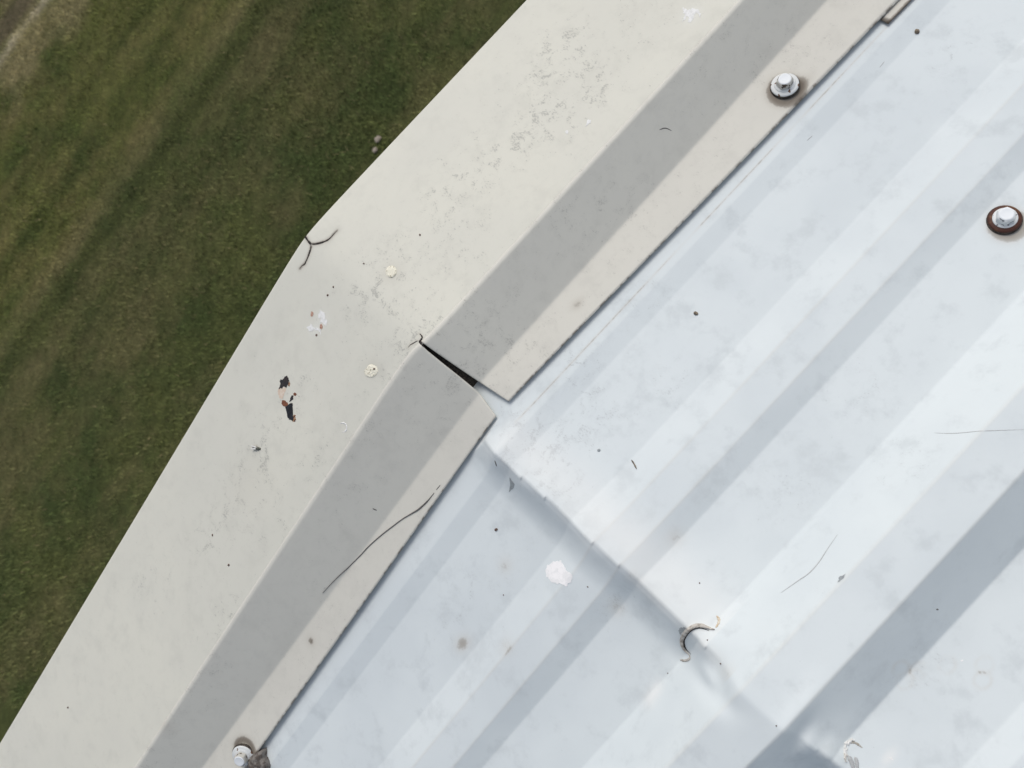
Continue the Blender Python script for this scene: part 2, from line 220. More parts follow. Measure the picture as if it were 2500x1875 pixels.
def plain(name, c, c2=None, scale=300, rough=.6, spec=.3, lo=.42, hi=.6, bump=0):
    t = NT(name, rough, spec)
    n = t.noise(scale, 4, .65, .3)
    t.color(t.mix(t.step(n, lo, hi), c, c2 or tuple(v*.8 for v in c)))
    if bump: t.bump(n, bump, .6)
    return t.m
M_BLACK = plain('black crack edge', (.012, .010, .010), (.030, .020, .016), 900)
M_TAR = plain('black rust under lost paint', (.014, .013, .015), (.035, .022, .018), 700, .35, .5, bump=.0004)
M_SLATE = plain('blue black bare spot', (.018, .021, .027), (.010, .010, .012), 500, .5, bump=.0005)
M_RUST = plain('brown rust', (.22, .085, .045), (.13, .055, .035), 900, .8)
M_PINK = plain('pink primer', (.50, .32, .25), (.36, .20, .14), 1200, .8)
M_TAN = plain('faded tan primer', (.60, .48, .38), (.66, .57, .48), 500, .7)
M_FRINGE = plain('rusty fringe', (.40, .24, .14), (.10, .045, .03), 900, .8, lo=.45, hi=.55)
M_CHALK = plain('chalky white paint', (.80, .80, .785), (.70, .70, .68), 700, .8)
M_CHALK2 = plain('white patch paint', (.88, .87, .87), (.78, .78, .78), 260, .7)
M_SEAL = plain('cream sealant', (.82, .79, .66), (.45, .41, .31), 700, .8, lo=.52, hi=.64, bump=.0008)
M_ZINC = plain('bare grey zinc', (.33, .36, .37), (.27, .29, .30), 800, .4, .5)
M_BROWN = plain('brown speck', (.10, .06, .045), (.16, .12, .10), 900, .8)
M_HAIR = plain('dark fibre', (.10, .095, .09), (.15, .14, .13), 1500, .5)
M_SOFT = plain('grey fibre', (.46, .47, .47), (.40, .41, .41), 1500, .5)
M_GROOVE = plain('dirt in the lap groove', (.33, .30, .25), (.45, .43, .39), 700, .8)
M_LIP = plain('dirty beige torn edge', (.52, .49, .44), (.27, .24, .21), 450, .6, lo=.45, hi=.62)
M_RUSTLINE = plain('light rust stain', (.56, .44, .30), (.68, .62, .52), 600, .8)
M_PUTTY = plain('grey brown putty', (.19, .175, .16), (.09, .075, .065), 260, .8, lo=.45, hi=.6, bump=.001)
M_WOODY = plain('dry stem', (.22, .18, .13), (.12, .10, .08), 600, .8)

def screw_mat(name, chip_c, chip_c2, thr, base=(.68, .70, .695), scale=420, off=(0, 0, 0)):
    t = NT(name, .5, .3)
    n = t.noise(scale, 2, .5, .2, off=off); n2 = t.noise(900, 3, .6)
    ch = t.step(n, thr, thr+.012)
    t.color(t.mix(ch, base, t.mix(n2, chip_c, chip_c2)))
    return t.m
M_SC_W = screw_mat('chipped white screw paint', (.11, .05, .03), (.20, .12, .08), .66)
M_SC_W2 = screw_mat('white screw paint with bare zinc', (.16, .17, .18), (.24, .25, .26), .62, off=(.3, .1, 0))
M_SC_TOP = screw_mat('clean white screw top', (.5, .5, .5), (.6, .6, .6), .9, (.76, .79, .81))
M_SC_RUST = plain('red brown rusted washer', (.070, .026, .017), (.17, .085, .035), 260, .6, .3, lo=.55, hi=.75, bump=.0003)
M_GASK_SLIT = plain('dark rubber gasket and slit blackout', (.035, .03, .026), (.09, .075, .06), 800, .9)
M_SIDE = screw_mat('grey worn hex side', (.05, .035, .025), (.10, .07, .05), .58, (.50, .49, .45), 500)

# ------------------------------------------------------------------ ground and grass
GZ = -4.5
def axis(dense, lo, hi, step, far):
    a = np.arange(lo, hi+1e-9, step); k = [step*1.5*1.35**i for i in range(60)]
    up = hi+np.cumsum(k); dn = lo-np.cumsum(k)
    return np.concatenate([dn[dn > -far][::-1], a, up[up < far]])
def ground_color(x, y):
    w = .10*(fbm(x*1.6, y*1.6, 3)-.5)*2
    yy = y+w*.6
    b = lambda c, s, a: a*np.exp(-((yy-c)/s)**2)
    long_ = fbm(x*.9+4, y*5.5, 4); iso = fbm(x*2.4+9, y*2.4+3, 4); fine = fbm(x*14, y*14, 3)
    dead = .30 + b(5.84, .14, .55) + b(5.33, .20, .32) + b(6.55, .12, .25) + b(7.05, .10, .18) + b(4.75, .16, .18) + b(6.2, .07, .10) \
        - b(5.60, .10, .55) - b(6.36, .10, .28) - b(6.82, .10, .22) - b(6.05, .07, .12) - b(3.9, .35, .20)
    dead = dead + (long_-.5)*1.0 + (iso-.5)*1.2 + (fine-.5)*.7
    dead = np.clip(dead, 0, 1)[..., None]
    g1 = np.array([.039, .053, .019]); g2 = np.array([.064, .073, .027]); br = np.array([.094, .086, .043])
    lush = np.clip(fbm(x*3+20, y*3, 3)*2.4-.7, 0, 1)[..., None]
    c = (g1*(1-lush)+g2*lush)*(1-dead)+br*dead
    left = np.clip((y-5.75)/.3, 0, 1)[..., None]
    c = c*(1+left*np.array([.15, .13, -.04]))*(1-b(5.60, .09, .24)-b(6.36, .08, .18)-b(6.82, .09, .15)-b(5.05, .12, .10)+b(5.86, .13, .16)+b(6.58, .1, .10))[..., None]
    far = np.clip((y-.0+(iso-.5)*.8+.25*(x+1.2)-7.35)/.35, 0, 1)[..., None]*np.clip(fbm(x*5, y*5+30, 3)*3-.8, 0, 1)[..., None]
    tan = np.array([.20, .172, .100])
    c = c*(1-far*.65)+tan*far*.65
    e = y+.12*(x+1.2)+.10*(fbm(x*6, y*6, 3)-.5)
    soil = (np.clip((e-8.12)/.10, 0, 1)*np.clip((8.55-e)/.15, .35, 1))[..., None]
    c = c*(1-soil)+(np.array([.082, .068, .045])*(.7+.7*fine[..., None]))*soil
    pale = (np.exp(-((e-8.06)/.055)**2)*np.clip(fbm(x*4+50, y*4, 2)*3-.9, 0, 1))[..., None]
    c = c*(1-pale*.55)+np.array([.40, .36, .30])*pale*.55
    c = c*(.50+.60*fbm(x*22+3, y*22, 3)[..., None]+.30*vnoise(x*60, y*60+9)[..., None]+.12)*np.array([1.12, 1.10, 1.0])
    return c, soil[..., 0], dead[..., 0]
gx = axis(None, -7.5, 3.5, .05, 1500); gy = axis(None, -.5, 10.5, .05, 1500)
X, Y = np.meshgrid(gx, gy, indexing='ij')
gc, _, _ = ground_color(X, Y)
gm = NT('turf soil', .95, .1); ga = gm.n.new('ShaderNodeAttribute'); ga.attribute_name = 'mask'
gnz = gm.noise(45, 4, .7); gm.color(gm.mix(gm.step(gnz, .35, .65), ga.outputs['Color'], gm.mix(.55, ga.outputs['Color'], (.030, .034, .014))))
Zg = GZ + .03*(fbm(X*.8, Y*.8, 3)-.5)*np.clip(1-np.hypot(X, Y)/40, 0, 1)
ground = grid_obj('ground', X, Y, Zg, gm.m, mask=gc); tag(ground, kind='structure')

N = 330000
bx = rng.uniform(-7.0, 2.6, N); by = rng.uniform(1.5, 9.8, N)
keep = (bx > -1.05*(by-2.6)*.62-4.9) & (bx < 2.4)
bx, by = bx[keep], by[keep]
cc, soil, dead = ground_color(bx, by)
keep = rng.random(len(bx)) > soil*.8
bx, by, cc, dead = bx[keep], by[keep], cc[keep], dead[keep]
n = len(bx); ang = rng.uniform(0, 2*np.pi, n); cl = fbm(bx*9, by*9, 2)
ln = rng.uniform(.025, .06, n)*(.6+.9*cl)*(1-.3*dead); wd = rng.uniform(.0025, .0055, n); lean = rng.uniform(.4, 1.2, n)
zb = GZ - .018 + 0*bx
dx, dy = np.cos(ang), np.sin(ang)
base = np.stack([bx, by, zb], -1); side = np.stack([-dy*wd, dx*wd, 0*wd], -1)
tip = base + np.stack([dx*ln*np.sin(lean), dy*ln*np.sin(lean), ln*np.cos(lean)+.014], -1)
V = np.stack([base-side, base+side, tip], 1).reshape(-1, 3).astype(np.float32)
me = bpy.data.meshes.new('grass'); me.vertices.add(3*n); me.vertices.foreach_set('co', V.ravel())
me.loops.add(3*n); me.loops.foreach_set('vertex_index', np.arange(3*n, dtype=np.int32))
me.polygons.add(n); me.polygons.foreach_set('loop_start', np.arange(0, 3*n, 3, dtype=np.int32)); me.polygons.foreach_set('loop_total', np.full(n, 3, dtype=np.int32))
me.update(calc_edges=True)
bc = np.ones((n, 3, 4), np.float32)
hue = rng.normal(1, .28, (n, 1)); yel = rng.random((n, 1))
col = cc*2.3*np.clip(hue, .35, 2.2)
col = np.where(yel > .965, np.array([[.30, .25, .13]])*np.clip(hue, .6, 1.4), col)
bc[:, :, :3] = col[:, None, :]
a = me.color_attributes.new('mask', 'FLOAT_COLOR', 'POINT'); a.data.foreach_set('color', bc.ravel())
gm2 = NT('grass blades', .7, .2); ga = gm2.n.new('ShaderNodeAttribute'); ga.attribute_name = 'mask'; gm2.l.new(ga.outputs['Color'], gm2.b.inputs['Base Color'])
me.materials.append(gm2.m)
tag(link(bpy.data.objects.new('grass', me)), 'short patchy lawn of green and dry brown grass far below the roof edge', 'grass', kind='stuff')

M_STONE = plain('pale stone', (.36, .31, .26), (.26, .22, .18), 60, .9)
def stone(x, y, r, lab):
    bm = bmesh.new(); bmesh.ops.create_icosphere(bm, subdivisions=3, radius=r)
    for v in bm.verts:
        k = 1+.35*(fbm(np.array(v.co.x/r*1.3+x*9), np.array(v.co.y/r*1.3+v.co.z/r), 3)-.5)*2
        v.co *= float(k); v.co.z *= .55; v.co.x *= 1.25
    me = bpy.data.meshes.new('stone'); bm.to_mesh(me); bm.free(); me.materials.append(M_STONE)
    o = bpy.data.objects.new('stone', me); o.location = (x, y, GZ+r*.35)
    tag(link(o), lab, 'stone', 'pale stones in the grass')
stone(.02, 3.84, .024, 'larger pale pinkish stone in the grass right beside the trim edge')
stone(-.055, 3.80, .019, 'smaller pale stone in the grass just below the larger one')

# ------------------------------------------------------------------ wall under the roof
M_WALL = plain('ribbed wall paint', (.50, .50, .46), (.45, .45, .42), 3, .6)
wx = np.arange(-2.9, 2.9001, .0125)
prof = -.075 - .02*(np.abs(((wx/.3) % 1)-.5) < .12)
tz = -.070-TP*np.abs(wx)
vs = []; fs = []
for x_, y_, z_ in zip(wx, prof, tz): vs += [(x_, y_, GZ-.1), (x_, y_, z_)]
for i in range(len(wx)-1): fs.append((2*i, 2*i+1, 2*i+3, 2*i+2))
L_ = 6.0; k = len(vs)
vs += [(-2.9, -L_, GZ-.1), (-2.9, -L_, tz[0]), (0, -L_, -.07), (2.9, -L_, tz[-1]), (2.9, -L_, GZ-.1)]
e = 2*(len(wx)-1)
fs += [(0, k, k+1, 1), (e, e+1, k+3, k+4), (k, k+4, k+3, k+2, k+1)]
wall = mesh_obj('gable_wall', vs, fs, M_WALL, smooth_=False)
tag(wall, 'pale ribbed metal wall standing under the gable end of the roof', 'wall')

# ------------------------------------------------------------------ the roof sheet
for (bx_, by_, sx, sy, rot, h) in ((-.0215, -.2835, .0085, .0075, 0, -.0016), (-.0120, -.2835, .011, .0045, .2, .0010),
        (-.0235, -.2990, .0045, .0100, .25, -.0016), (-.0160, -.2960, .0045, .0120, -.5, -.0012), (-.0215, -.2945, .0030, .006, 0, .0010),
        (-.0085, -.3000, .0060, .0070, .6, -.0005),
        (-.006, -.3290, .0160, .0045, .2, .0012), (-.0105, -.3335, .010, .0040, .2, -.0022), (-.012, -.3385, .008, .0040, .3, .0022), (-.018, -.3420, .012, .005, .2, -.0012),
        (-.0100, -.3480, .0050, .0060, 0, .0030), (-.021, -.3520, .010, .006, 0, -.0012)):
    BUMPS.append((.0676+(bx_-.0676)*.984, -.2914+(by_+.2914)*.984, sx, sy, rot, h*1.35))
def blobs(X, Y, spec):
    out = np.zeros_like(X)
    for cx, cy, sx, sy, a in spec:
        out = out + a*np.exp(-((X-cx)/sx)**2-((Y-cy)/sy)**2)
    return out
def tensor(lo, hi, step, flo, fhi, grow=1.25):
    a = np.arange(lo, hi+1e-9, step); k = step*grow**np.arange(1, 80); k = np.minimum(k, .15)
    up = hi+np.cumsum(k); dn = lo-np.cumsum(k)
    return np.concatenate([[flo], dn[dn > flo+.01][::-1], a, up[up < fhi-.01], [fhi]])
xs = tensor(-.29, .33, .00115, -3., 3.); ys = tensor(-.42, -.130, .00050, -6., -.020)
X, Y = np.meshgrid(xs, ys, indexing='ij'); Z = pan_z(X, Y)
R_ = blobs(X, Y, [(x, y, .016, .011, .9) for x, y in FEATS['g_pan']])*(.5+1.0*fbm(X*60, Y*60, 3)) + .30*fbm(X*22, Y*22, 3)
R_ = R_ + 1.2*np.exp(-((X-x_ridge(Y)-.014)/.014)**2)*np.exp(-((Y+.165)/.030)**2)
G_ = blobs(X, Y, [(x, y,   .0045, .0040, .48) for x, y in FEATS['d_pan2']])
for x, y in FEATS['d_pan']:
    G_ = G_ + .40*np.exp(-((np.hypot(X-x, (Y-y)*1.2)-.0034)/.0008)**2)*np.clip(fbm(X*150, Y*150, 3)*2.4-.5, 0, 1)
s3 = FEATS['screw3'][0]; 
G_ = G_ + 1.0*np.exp(-((np.hypot(X-s3[0]+.0008, Y-s3[1]+.0024)-.0060)/.0030)**2)
for yy_ in (-.2363, -.2207, -.3063, -.3269): G_ = G_ + .34*np.exp(-((Y-yy_)/.0008)**2)*(.4+.9*fbm(X*30, Y*8, 3))
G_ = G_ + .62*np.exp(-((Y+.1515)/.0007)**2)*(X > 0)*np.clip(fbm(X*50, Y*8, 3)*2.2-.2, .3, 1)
G_ = G_ + .40*np.exp(-((X-x_ridge(Y))/.0035)**2)*np.clip(fbm(X*20, Y*90, 3)*3-1.2, 0, 1)*(Y > -.30)
B_ = .42*(.6+.7*fbm(X*45, Y*45+3, 3))*np.exp(-((X-x_ridge(Y)-.010)/.013)**2)*np.clip((-.145-Y)/.01, 0, 1)*(Y > -.285) + blobs(X, Y, [(x, y, .0042, .0030, .55) for x, y in FEATS['w_pan']] + [(x, y, .004, .002, .6) for x, y in FEATS['q_white'][:1]])  # whiter along the upper crest: chalky wear, plus lit relief put into colour
roof = empty('metal_roof', (0, -.02, ZU))
tag(roof, 'white painted ribbed metal roof bent over the ridge beside the cream trim', 'roof')
INV = Matrix.Translation(-Vector(roof.location))
def pl(o):        # keep world coordinates under an empty that stands elsewhere
    o.matrix_parent_inverse = INV; return o
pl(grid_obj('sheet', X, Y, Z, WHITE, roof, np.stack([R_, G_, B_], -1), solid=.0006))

def ribbon(name, pts, fn, w, mat, parent, h=.00022, inv=None, taper=True, jit=.12, lift=None, dome=.35):
    P = [Vector((p[0], p[1], 0)) for p in pts]
    Q = []
    for i in range(len(P)-1):                                       # Catmull-Rom subdivision
        p0, p1, p2, p3 = P[max(i-1, 0)], P[i], P[i+1], P[min(i+2, len(P)-1)]
        for k in range(6):
            t = k/6; Q.append(.5*((2*p1)+(p2-p0)*t+(2*p0-5*p1+4*p2-p3)*t*t+(3*p1-p0-3*p2+p3)*t**3))
    Q.append(P[-1]); vs = []; fs = []; n = len(Q)
    for i, q in enumerate(Q):
        d = (Q[min(i+1, n-1)]-Q[max(i-1, 0)]); d = d.normalized() if d.length > 0 else Vector((1, 0, 0))
        s = Vector((-d.y, d.x, 0)); u = i/(n-1)
        ww = (w if not callable(w) else w(u))*(1+random.uniform(-jit, jit))*.5
        if taper: ww *= min(1, .25+3*u, .25+3*(1-u))
        zc = h+(lift(u) if lift else 0)
        for k in (-1, 1):
            a = q+s*ww*k; z = float(fn(np.array(a.x), np.array(a.y)))
            vs += [(a.x, a.y, z-.0003), (a.x, a.y, z+zc)]
        c = q; z = float(fn(np.array(c.x), np.array(c.y))); vs.append((c.x, c.y, z+zc+ww*dome))
        b = 5*i
        if i < n-1:
            fs += [(b, b+1, b+6, b+5), (b+1, b+4, b+9, b+6), (b+4, b+3, b+8, b+9), (b+3, b+2, b+7, b+8)]
    fs += [(0, 2, 3, 4, 1), (5*n-5, 5*n-4, 5*n-1, 5*n-2, 5*n-3)]
    o = mesh_obj(name, vs, fs, mat, parent)
    if inv is not None: o.matrix_parent_inverse = inv
    return o
def flake(name, pts, fn, mat, parent, h=.0003, inv=None, jit=.00012, dome=0):
    P = [Vector((p[0], p[1])) for p in pts]; Q = []
    for i in range(len(P)):
        a, b = P[i], P[(i+1) % len(P)]; m = max(1, int((b-a).length/.00035))
        for k in range(m):
            q_ = a.lerp(b, k/m); s_ = 900 if jit > .00009 else 500
            Q.append(q_+Vector((float(vnoise(np.array(q_.x*s_*2+7), np.array(q_.y*s_*2)))-.5, float(vnoise(np.array(q_.x*s_*2), np.array(q_.y*s_*2+31)))-.5))*jit*5)
    c = sum(Q, Vector((0, 0)))/len(Q); n = len(Q); vs = []; fs = []
    bm = bmesh.new()
    zz = lambda p: float(fn(np.array(p.x), np.array(p.y)))
    top = [bm.verts.new((p.x, p.y, zz(p)+h)) for p in Q]
    f = bm.faces.new(top)
    r = bmesh.ops.triangulate(bm, faces=[f])
    bmesh.ops.subdivide_edges(bm, edges=[e for e in bm.edges if not e.is_boundary], cuts=1)
    for v in bm.verts:
        z = zz(v.co)+h
        if dome and not v.is_boundary: z += dome
        v.co.z = z
    ret = bmesh.ops.extrude_face_region(bm, geom=bm.faces[:])
    for v in [g for g in ret['geom'] if isinstance(g, bmesh.types.BMVert)]: v.co.z -= h+.0004
    bmesh.ops.recalc_face_normals(bm, faces=bm.faces)
    me = bpy.data.meshes.new(name); bm.to_mesh(me); bm.free(); me.materials.append(mat)
    o = bpy.data.objects.new(name, me); link(o, parent)
    if inv is not None: o.matrix_parent_inverse = inv
    return o

def mound(name, pts, fn, mat, parent=None, h=.001, rough=.0004, seg=48, rings=10, drop=.0004, edge=.0):
    P = [Vector((p[0], p[1])) for p in pts]; c = sum(P, Vector((0, 0)))/len(P)
    P.sort(key=lambda p: math.atan2(p.y-c.y, p.x-c.x)); A = [math.atan2(p.y-c.y, p.x-c.x) for p in P]; Rr = [(p-c).length for p in P]
    A2 = [A[-1]-2*math.pi]+A+[A[0]+2*math.pi]; R2 = [Rr[-1]]+Rr+[Rr[0]]; vs = []; fs = []; k0 = 1/max(Rr)
    for i in range(1, rings+1):
        for k in range(seg):
            th = -math.pi+2*math.pi*k/seg; r0 = float(np.interp(th, A2, R2))*(1+.10*(random.random()-.5)*(i == rings)); u = i/rings
            x_, y_ = c.x+r0*u*math.cos(th), c.y+r0*u*math.sin(th)
            z = float(fn(np.array(x_), np.array(y_)))+h*math.sqrt(max(0, 1-u**3))+edge+rough*(float(fbm(np.array(x_*k0*9+5), np.array(y_*k0*9), 3))-.5)*2*(1-u**5)
            vs.append((x_, y_, z-(drop if i == rings else 0)))
    vs.append((c.x, c.y, float(fn(np.array(c.x), np.array(c.y)))+h))
    for k in range(seg): fs.append((len(vs)-1, k, (k+1) % seg))
    for i in range(rings-1):
        for k in range(seg): fs.append((i*seg+k, (i+1)*seg+k, (i+1)*seg+(k+1) % seg, i*seg+(k+1) % seg))
    return mesh_obj(name, vs, fs, mat, parent)

F = FEATS
tag(flake('paint_patch', F['patch_w'], pan_z, M_CHALK2, roof, .0002, INV, .00020), 'round bright white touch up patch below the ridge')
tag(flake('bare_chip', F['chip_m'], pan_z, M_ZINC, roof, .00015, INV, .00006), 'crescent of bare grey metal on the ridge fold')
tag(flake('bare_chip', F['chip_k'], pan_z, M_ZINC, roof, .00015, INV, .00010), 'bare grey chip beside the torn edge')
tag(flake('bare_chip', F['chip_n'], pan_z, M_ZINC, roof, .00015, INV, .00010), 'long bare grey chip on the rib top')
flake('paint_spot', F['t_white'], pan_z, M_CHALK2, roof, .00015, INV, .00005)
flake('paint_spot', F['q_white'], pan_z, M_CHALK, roof, .00012, INV, .0002)
ribbon('torn_edge', F['arc'], lambda x, y: pan_z(x, y), lambda u: .0011+.0006*math.sin(u*3.14), M_LIP, roof, .0004, INV, True, .06, lambda u: .0010*math.sin(u*3.14))
def shift(pts, c, k):
    return [(p[0]+(c[0]-p[0])*k, p[1]+(c[1]-p[1])*k) for p in pts]
ac = (-.0145, -.2830)
ribbon('torn_gap', shift(F['arc'][1:], ac, .12), pan_z, lambda u: .0003+.0010*u*math.sin(u*3.14), M_BLACK, roof, .0003, INV, True, .1)
ribbon('torn_edge', F['arc_end'], pan_z, .0009, M_LIP, roof, .0004, INV)
ribbon('rust_stain', F['rustline'], pan_z, .0010, M_RUSTLINE, roof, .0001, INV, True, .4)
ribbon('torn_gap', F['q_fold1'], pan_z, .0016, M_SOFT, roof, .0002, INV); ribbon('torn_gap', F['q_fold2'], pan_z, .0014, M_SOFT, roof, .0002, INV)
ribbon('lap_groove', F['q_arc'], pan_z, .0008, M_GROOVE, roof, .0001, INV, True, .3)
flake('torn_edge', F['q_lump'], pan_z, plain('faint beige stain', (.66, .63, .58), (.72, .72, .70), 300), roof, .0003, INV, .0002, .0006)
ribbon('scratch', F['curve_r'], pan_z, .0003, M_SOFT, roof, .00004, INV)

# ------------------------------------------------------------------ the cream gable trim
trim = empty('gable_trim', (0, 0, 0)); tag(trim, 'long cream metal rake trim bent over the ridge, its inner flange slit open at the peak', 'roof trim')
RF = .0010
xt = np.unique(np.concatenate([tensor(-.46, .30, .0011, -3.05, 3.05), np.array([0.])]))
tt = np.linspace(0, 1, 92)
rows = [(.0015, -.075), (.0015, -.04), (.0014, -.010), (.0012, -.0020), (.0008, -.0009), (.0003, -.0002)]
X = []; Y = []; Z = []
y1 = y_fold1(xt)
for dy_, dz_ in rows: X.append(xt); Y.append(0*xt+dy_-.0003); Z.append(top_off(xt)+dz_)
for t_ in tt: X.append(xt); Y.append(-.0005*(1-t_)+(y1+RF)*t_); Z.append(top_off(xt))
X, Y, Z = (np.array(a_) for a_ in (X, Y, Z))
Z[6:] = trim_z(X[6:], Y[6:])
gt = F['g_trim']
R_ = blobs(X, Y, [(x, y, .022, .015, .62) for x, y in gt])*(.3+1.3*fbm(X*75, Y*75, 3)) + .55*fbm(X*26, Y*26, 3)+.12
G_ = blobs(X, Y, [(F['dab_a'][0][0], F['dab_a'][3][1], .0, .0, 0)] if 0 else [])
def halo(X, Y, pts, s, a):
    out = np.zeros_like(X)
    P = np.array(pts)
    for i in range(len(P)-1):
        for k in np.linspace(0, 1, 5):
            c = P[i]*(1-k)+P[i+1]*k; out = np.maximum(out, a*np.exp(-((X-c[0])**2+(Y-c[1])**2)/s**2))
    return out
for key in ('crack_a0', 'crack_a1', 'crack_a2', 'crack_b0', 'crack_b1'): G_ = np.maximum(G_, halo(X, Y, F[key], .0014 if '_a' in key else .0012, .80 if '_a' in key else .5))
def cen(key): p = np.array(F[key]); return p.mean(0)
sx_, sy_ = F['g_trim'][10]; G_ = np.maximum(G_, .17*np.clip(fbm(X*40, Y*40, 3)*2-.3, 0, 1)*np.exp(-((X-sx_)/.022)**2-((Y-sy_)/.016)**2))
ca, cb = cen('dab_a'), cen('dab_b')
G_ = np.maximum(G_, blobs(X, Y, [(ca[0], ca[1], .0055, .0055, .42), (cb[0]+.002, cb[1], .0045, .0045, .40)]))
B_ = blobs(X, Y, [(*cen('white_b'), .004, .003, .35), (*cen('white_a'), .003, .004, .35), (*cen('white_c'), .005, .004, .38)])
cover = grid_obj('cover', X, Y, Z, CREAM, trim, np.stack([R_, G_, B_], -1), solid=.0006)
cover['label'] = 'wide flat top of the trim, dotted with grey grime'

def rounded(c, r, n=5):
    out = [c[0]]
    for i in range(1, len(c)-1):
        a, b, d = Vector(c[i-1]), Vector(c[i]), Vector(c[i+1])
        p = b+(a-b).normalized()*r; q = b+(d-b).normalized()*r
        for k in range(n): t = k/(n-1); out.append(tuple(p*(1-t)**2+b*2*t*(1-t)+q*t*t))
    out.append(c[-1]); return out
def step(sign, xe, cut):
    cols_t = np.concatenate([np.linspace(0, 1, 420)**1.0*(.30 if sign > 0 else .46)/xe, np.linspace((.32 if sign > 0 else .48)/xe, 1, 25)])
    XX = []; YY = []; ZZ = []
    for t_ in cols_t:
        xc = sign*xe*t_
        # corners at this station; x is sheared near the peak so that the cut end follows its slit
        a, b, c_ = float(y_fold1(np.array(xc if xc else sign*1e-5))), float(y_fold2(np.array(xc if xc else sign*1e-5))), float(y_edge(np.array(xc if xc else sign*1e-5)))
        prof = rounded([(a+RF+.0012, .00005), (a, .00002), (b, Z_F2), (c_, Z_ED)], RF)
        fine = []
        for i in range(len(prof)-1):
            p, q = Vector(prof[i]), Vector(prof[i+1]); m = max(1, int((q-p).length/.0012))
            if i == 5: m = 26
            if i == len(prof)-2: m = 14
            for k in range(m): fine.append(tuple(p.lerp(q, k/m)))
        fine.append(prof[-1])
        XX.append([]); YY.append([]); ZZ.append([])
        for (y_, z_) in fine:
            x0 = float(np.interp(-y_, [p[0] for p in cut], [p[1] for p in cut]))
            x_ = x0+(sign*xe-x0)*t_
            XX[-1].append(x_); YY[-1].append(y_); ZZ[-1].append(z_+float(top_off(np.array(x_))))
    return np.array(XX), np.array(YY), np.array(ZZ)
def flange_masks(X, Y, extra):
    yE = y_edge(X)
    R_ = .95*fbm(X*30+5, Y*30, 3)+.6*np.clip(fbm(X*12, Y*40, 3)*2-.7, 0, 1)
    e = np.exp(-((Y-yE)/.0008)**2)
    G_ = e*np.clip(fbm(X*420, X*60, 3)*2.8-1.2, 0, .7)+.25*np.exp(-((Y-yE)/.0007)**2)
    B_ = 0*X
    return R_, G_ + extra(X, Y), B_
def ex1(X, Y):
    s = F['screw1'][0]; r = np.hypot((X-s[0]), (Y-s[1]))
    g = 1.15*np.exp(-((np.hypot(X-s[0]+.0014, Y-s[1]+.0018)-.0068)/.0030)**2) + .55*np.exp(-((X-s[0]-.007)/.006)**2-((Y-s[1]+.006)/.003)**2)
    for k in ('crack_b0',): g = np.maximum(g, halo(X, Y, F[k], .0012, .6))
    c = cen('redmark'); g = g + .62*np.exp(-((X-c[0])/.0035)**2-((Y-c[1])/.0022)**2)
    g = g + .40*np.exp(-((X-x_cutU(Y))/.0006)**2)
    return g
def ex2(X, Y):
    s = F['screw2'][0]
    g = 1.1*np.exp(-((np.hypot(X-s[0]-.002, Y-s[1]-.001)-.0065)/.0024)**2)
    p = F['puttyspot'][0]; g = g + .8*np.exp(-((X-p[0])**2+(Y-p[1])**2)/.0016**2) + .30*np.exp(-((X-p[0])**2+(Y-p[1])**2)/.004**2)
    c = (-.276, -.098); g = g + .35*np.exp(-((X-c[0])**2+(Y-c[1])**2)/.005**2)
    return g
cutU = [(.09, .0006)]+[(-p[1], p[0]) for p in F['cutU']]
cutL = [(.09, -.0006)]+[(-p[1], p[0]) for p in F['cutL']]
def x_cutU(Y): return np.interp(-Y, [p[0] for p in cutU], [p[1] for p in cutU])
for sgn, cut, ex, lab in ((1, cutU, ex1, 'shaded step and flange of the trim above the slit'), (-1, cutL, ex2, 'shaded step and flange of the trim below the slit')):
    X, Y, Z = step(sgn, 3.05, cut)
    o = grid_obj('step_flange', X, Y, Z, CREAM2, trim, np.stack(flange_masks(X, Y, ex), -1), solid=.0006, flip=(sgn > 0))
    o['label'] = lab
for k, w, lb in (('crack_a0', .0010, 'black forked crack at the outer edge'), ('crack_a1', lambda u: .0011*(1-.65*u), None), ('crack_a2', lambda u: .0011*(1-.6*u), None),
              ('crack_b0', lambda u: .0005+.0009*u, 'short black crack at the head of the slit'), ('crack_b1', .0004, None)):
    tag(ribbon('crack', F[k], trim_z, w, M_BLACK, trim, .00005, None, k != 'crack_a0', .35, None, .03), lb)
def fk(name, key, mat, h=.00018, jit=.00010, lab=None, dome=0):
    o = flake(name, F[key], trim_z, mat, trim, h, None, jit, dome)
    if lab: o['label'] = lab
    return o
fk('stain', 'tan_a', M_TAN, .00006)
fk('rust_patch', 'black_a', M_TAR, .00014, .00022, 'upper black ragged rust patch')
fk('rust_patch', 'fringe_b', M_FRINGE, .00012, .0002)
fk('rust_patch', 'black_b', M_SLATE, .00020, .00010, 'lower blue black rust patch')
fk('rust_patch', 'brown_a', M_RUST, .00014, .00010, 'brown rust patch')
fk('rust_patch', 'flake_a', M_FRINGE, .00012, .0001); fk('rust_patch', 'mid_a', M_TAR, .00012, .0001); fk('rust_patch', 'ring_a', M_RUST, .00012, .00005)
fk('paint_patch', 'white_a', M_CHALK, .0001, .00022, 'chalky white paint patch'); fk('paint_patch', 'white_b', M_CHALK, .0001, .00022)
fk('rust_patch', 'chip_a', M_PINK, .00016, .00008); fk('rust_patch', 'chip_b', M_PINK, .00018, .00006); fk('rust_patch', 'chip_c', M_BROWN, .00016, .00006)
tag(mound('sealant_dab', F['dab_b'], trim_z, M_SEAL, trim, .0005, .0003), 'round cream sealant dab with a brown spot')
mound('rust_patch', F['dabspot_b'], trim_z, M_BROWN, trim, .0009, .0001, 16, 4)
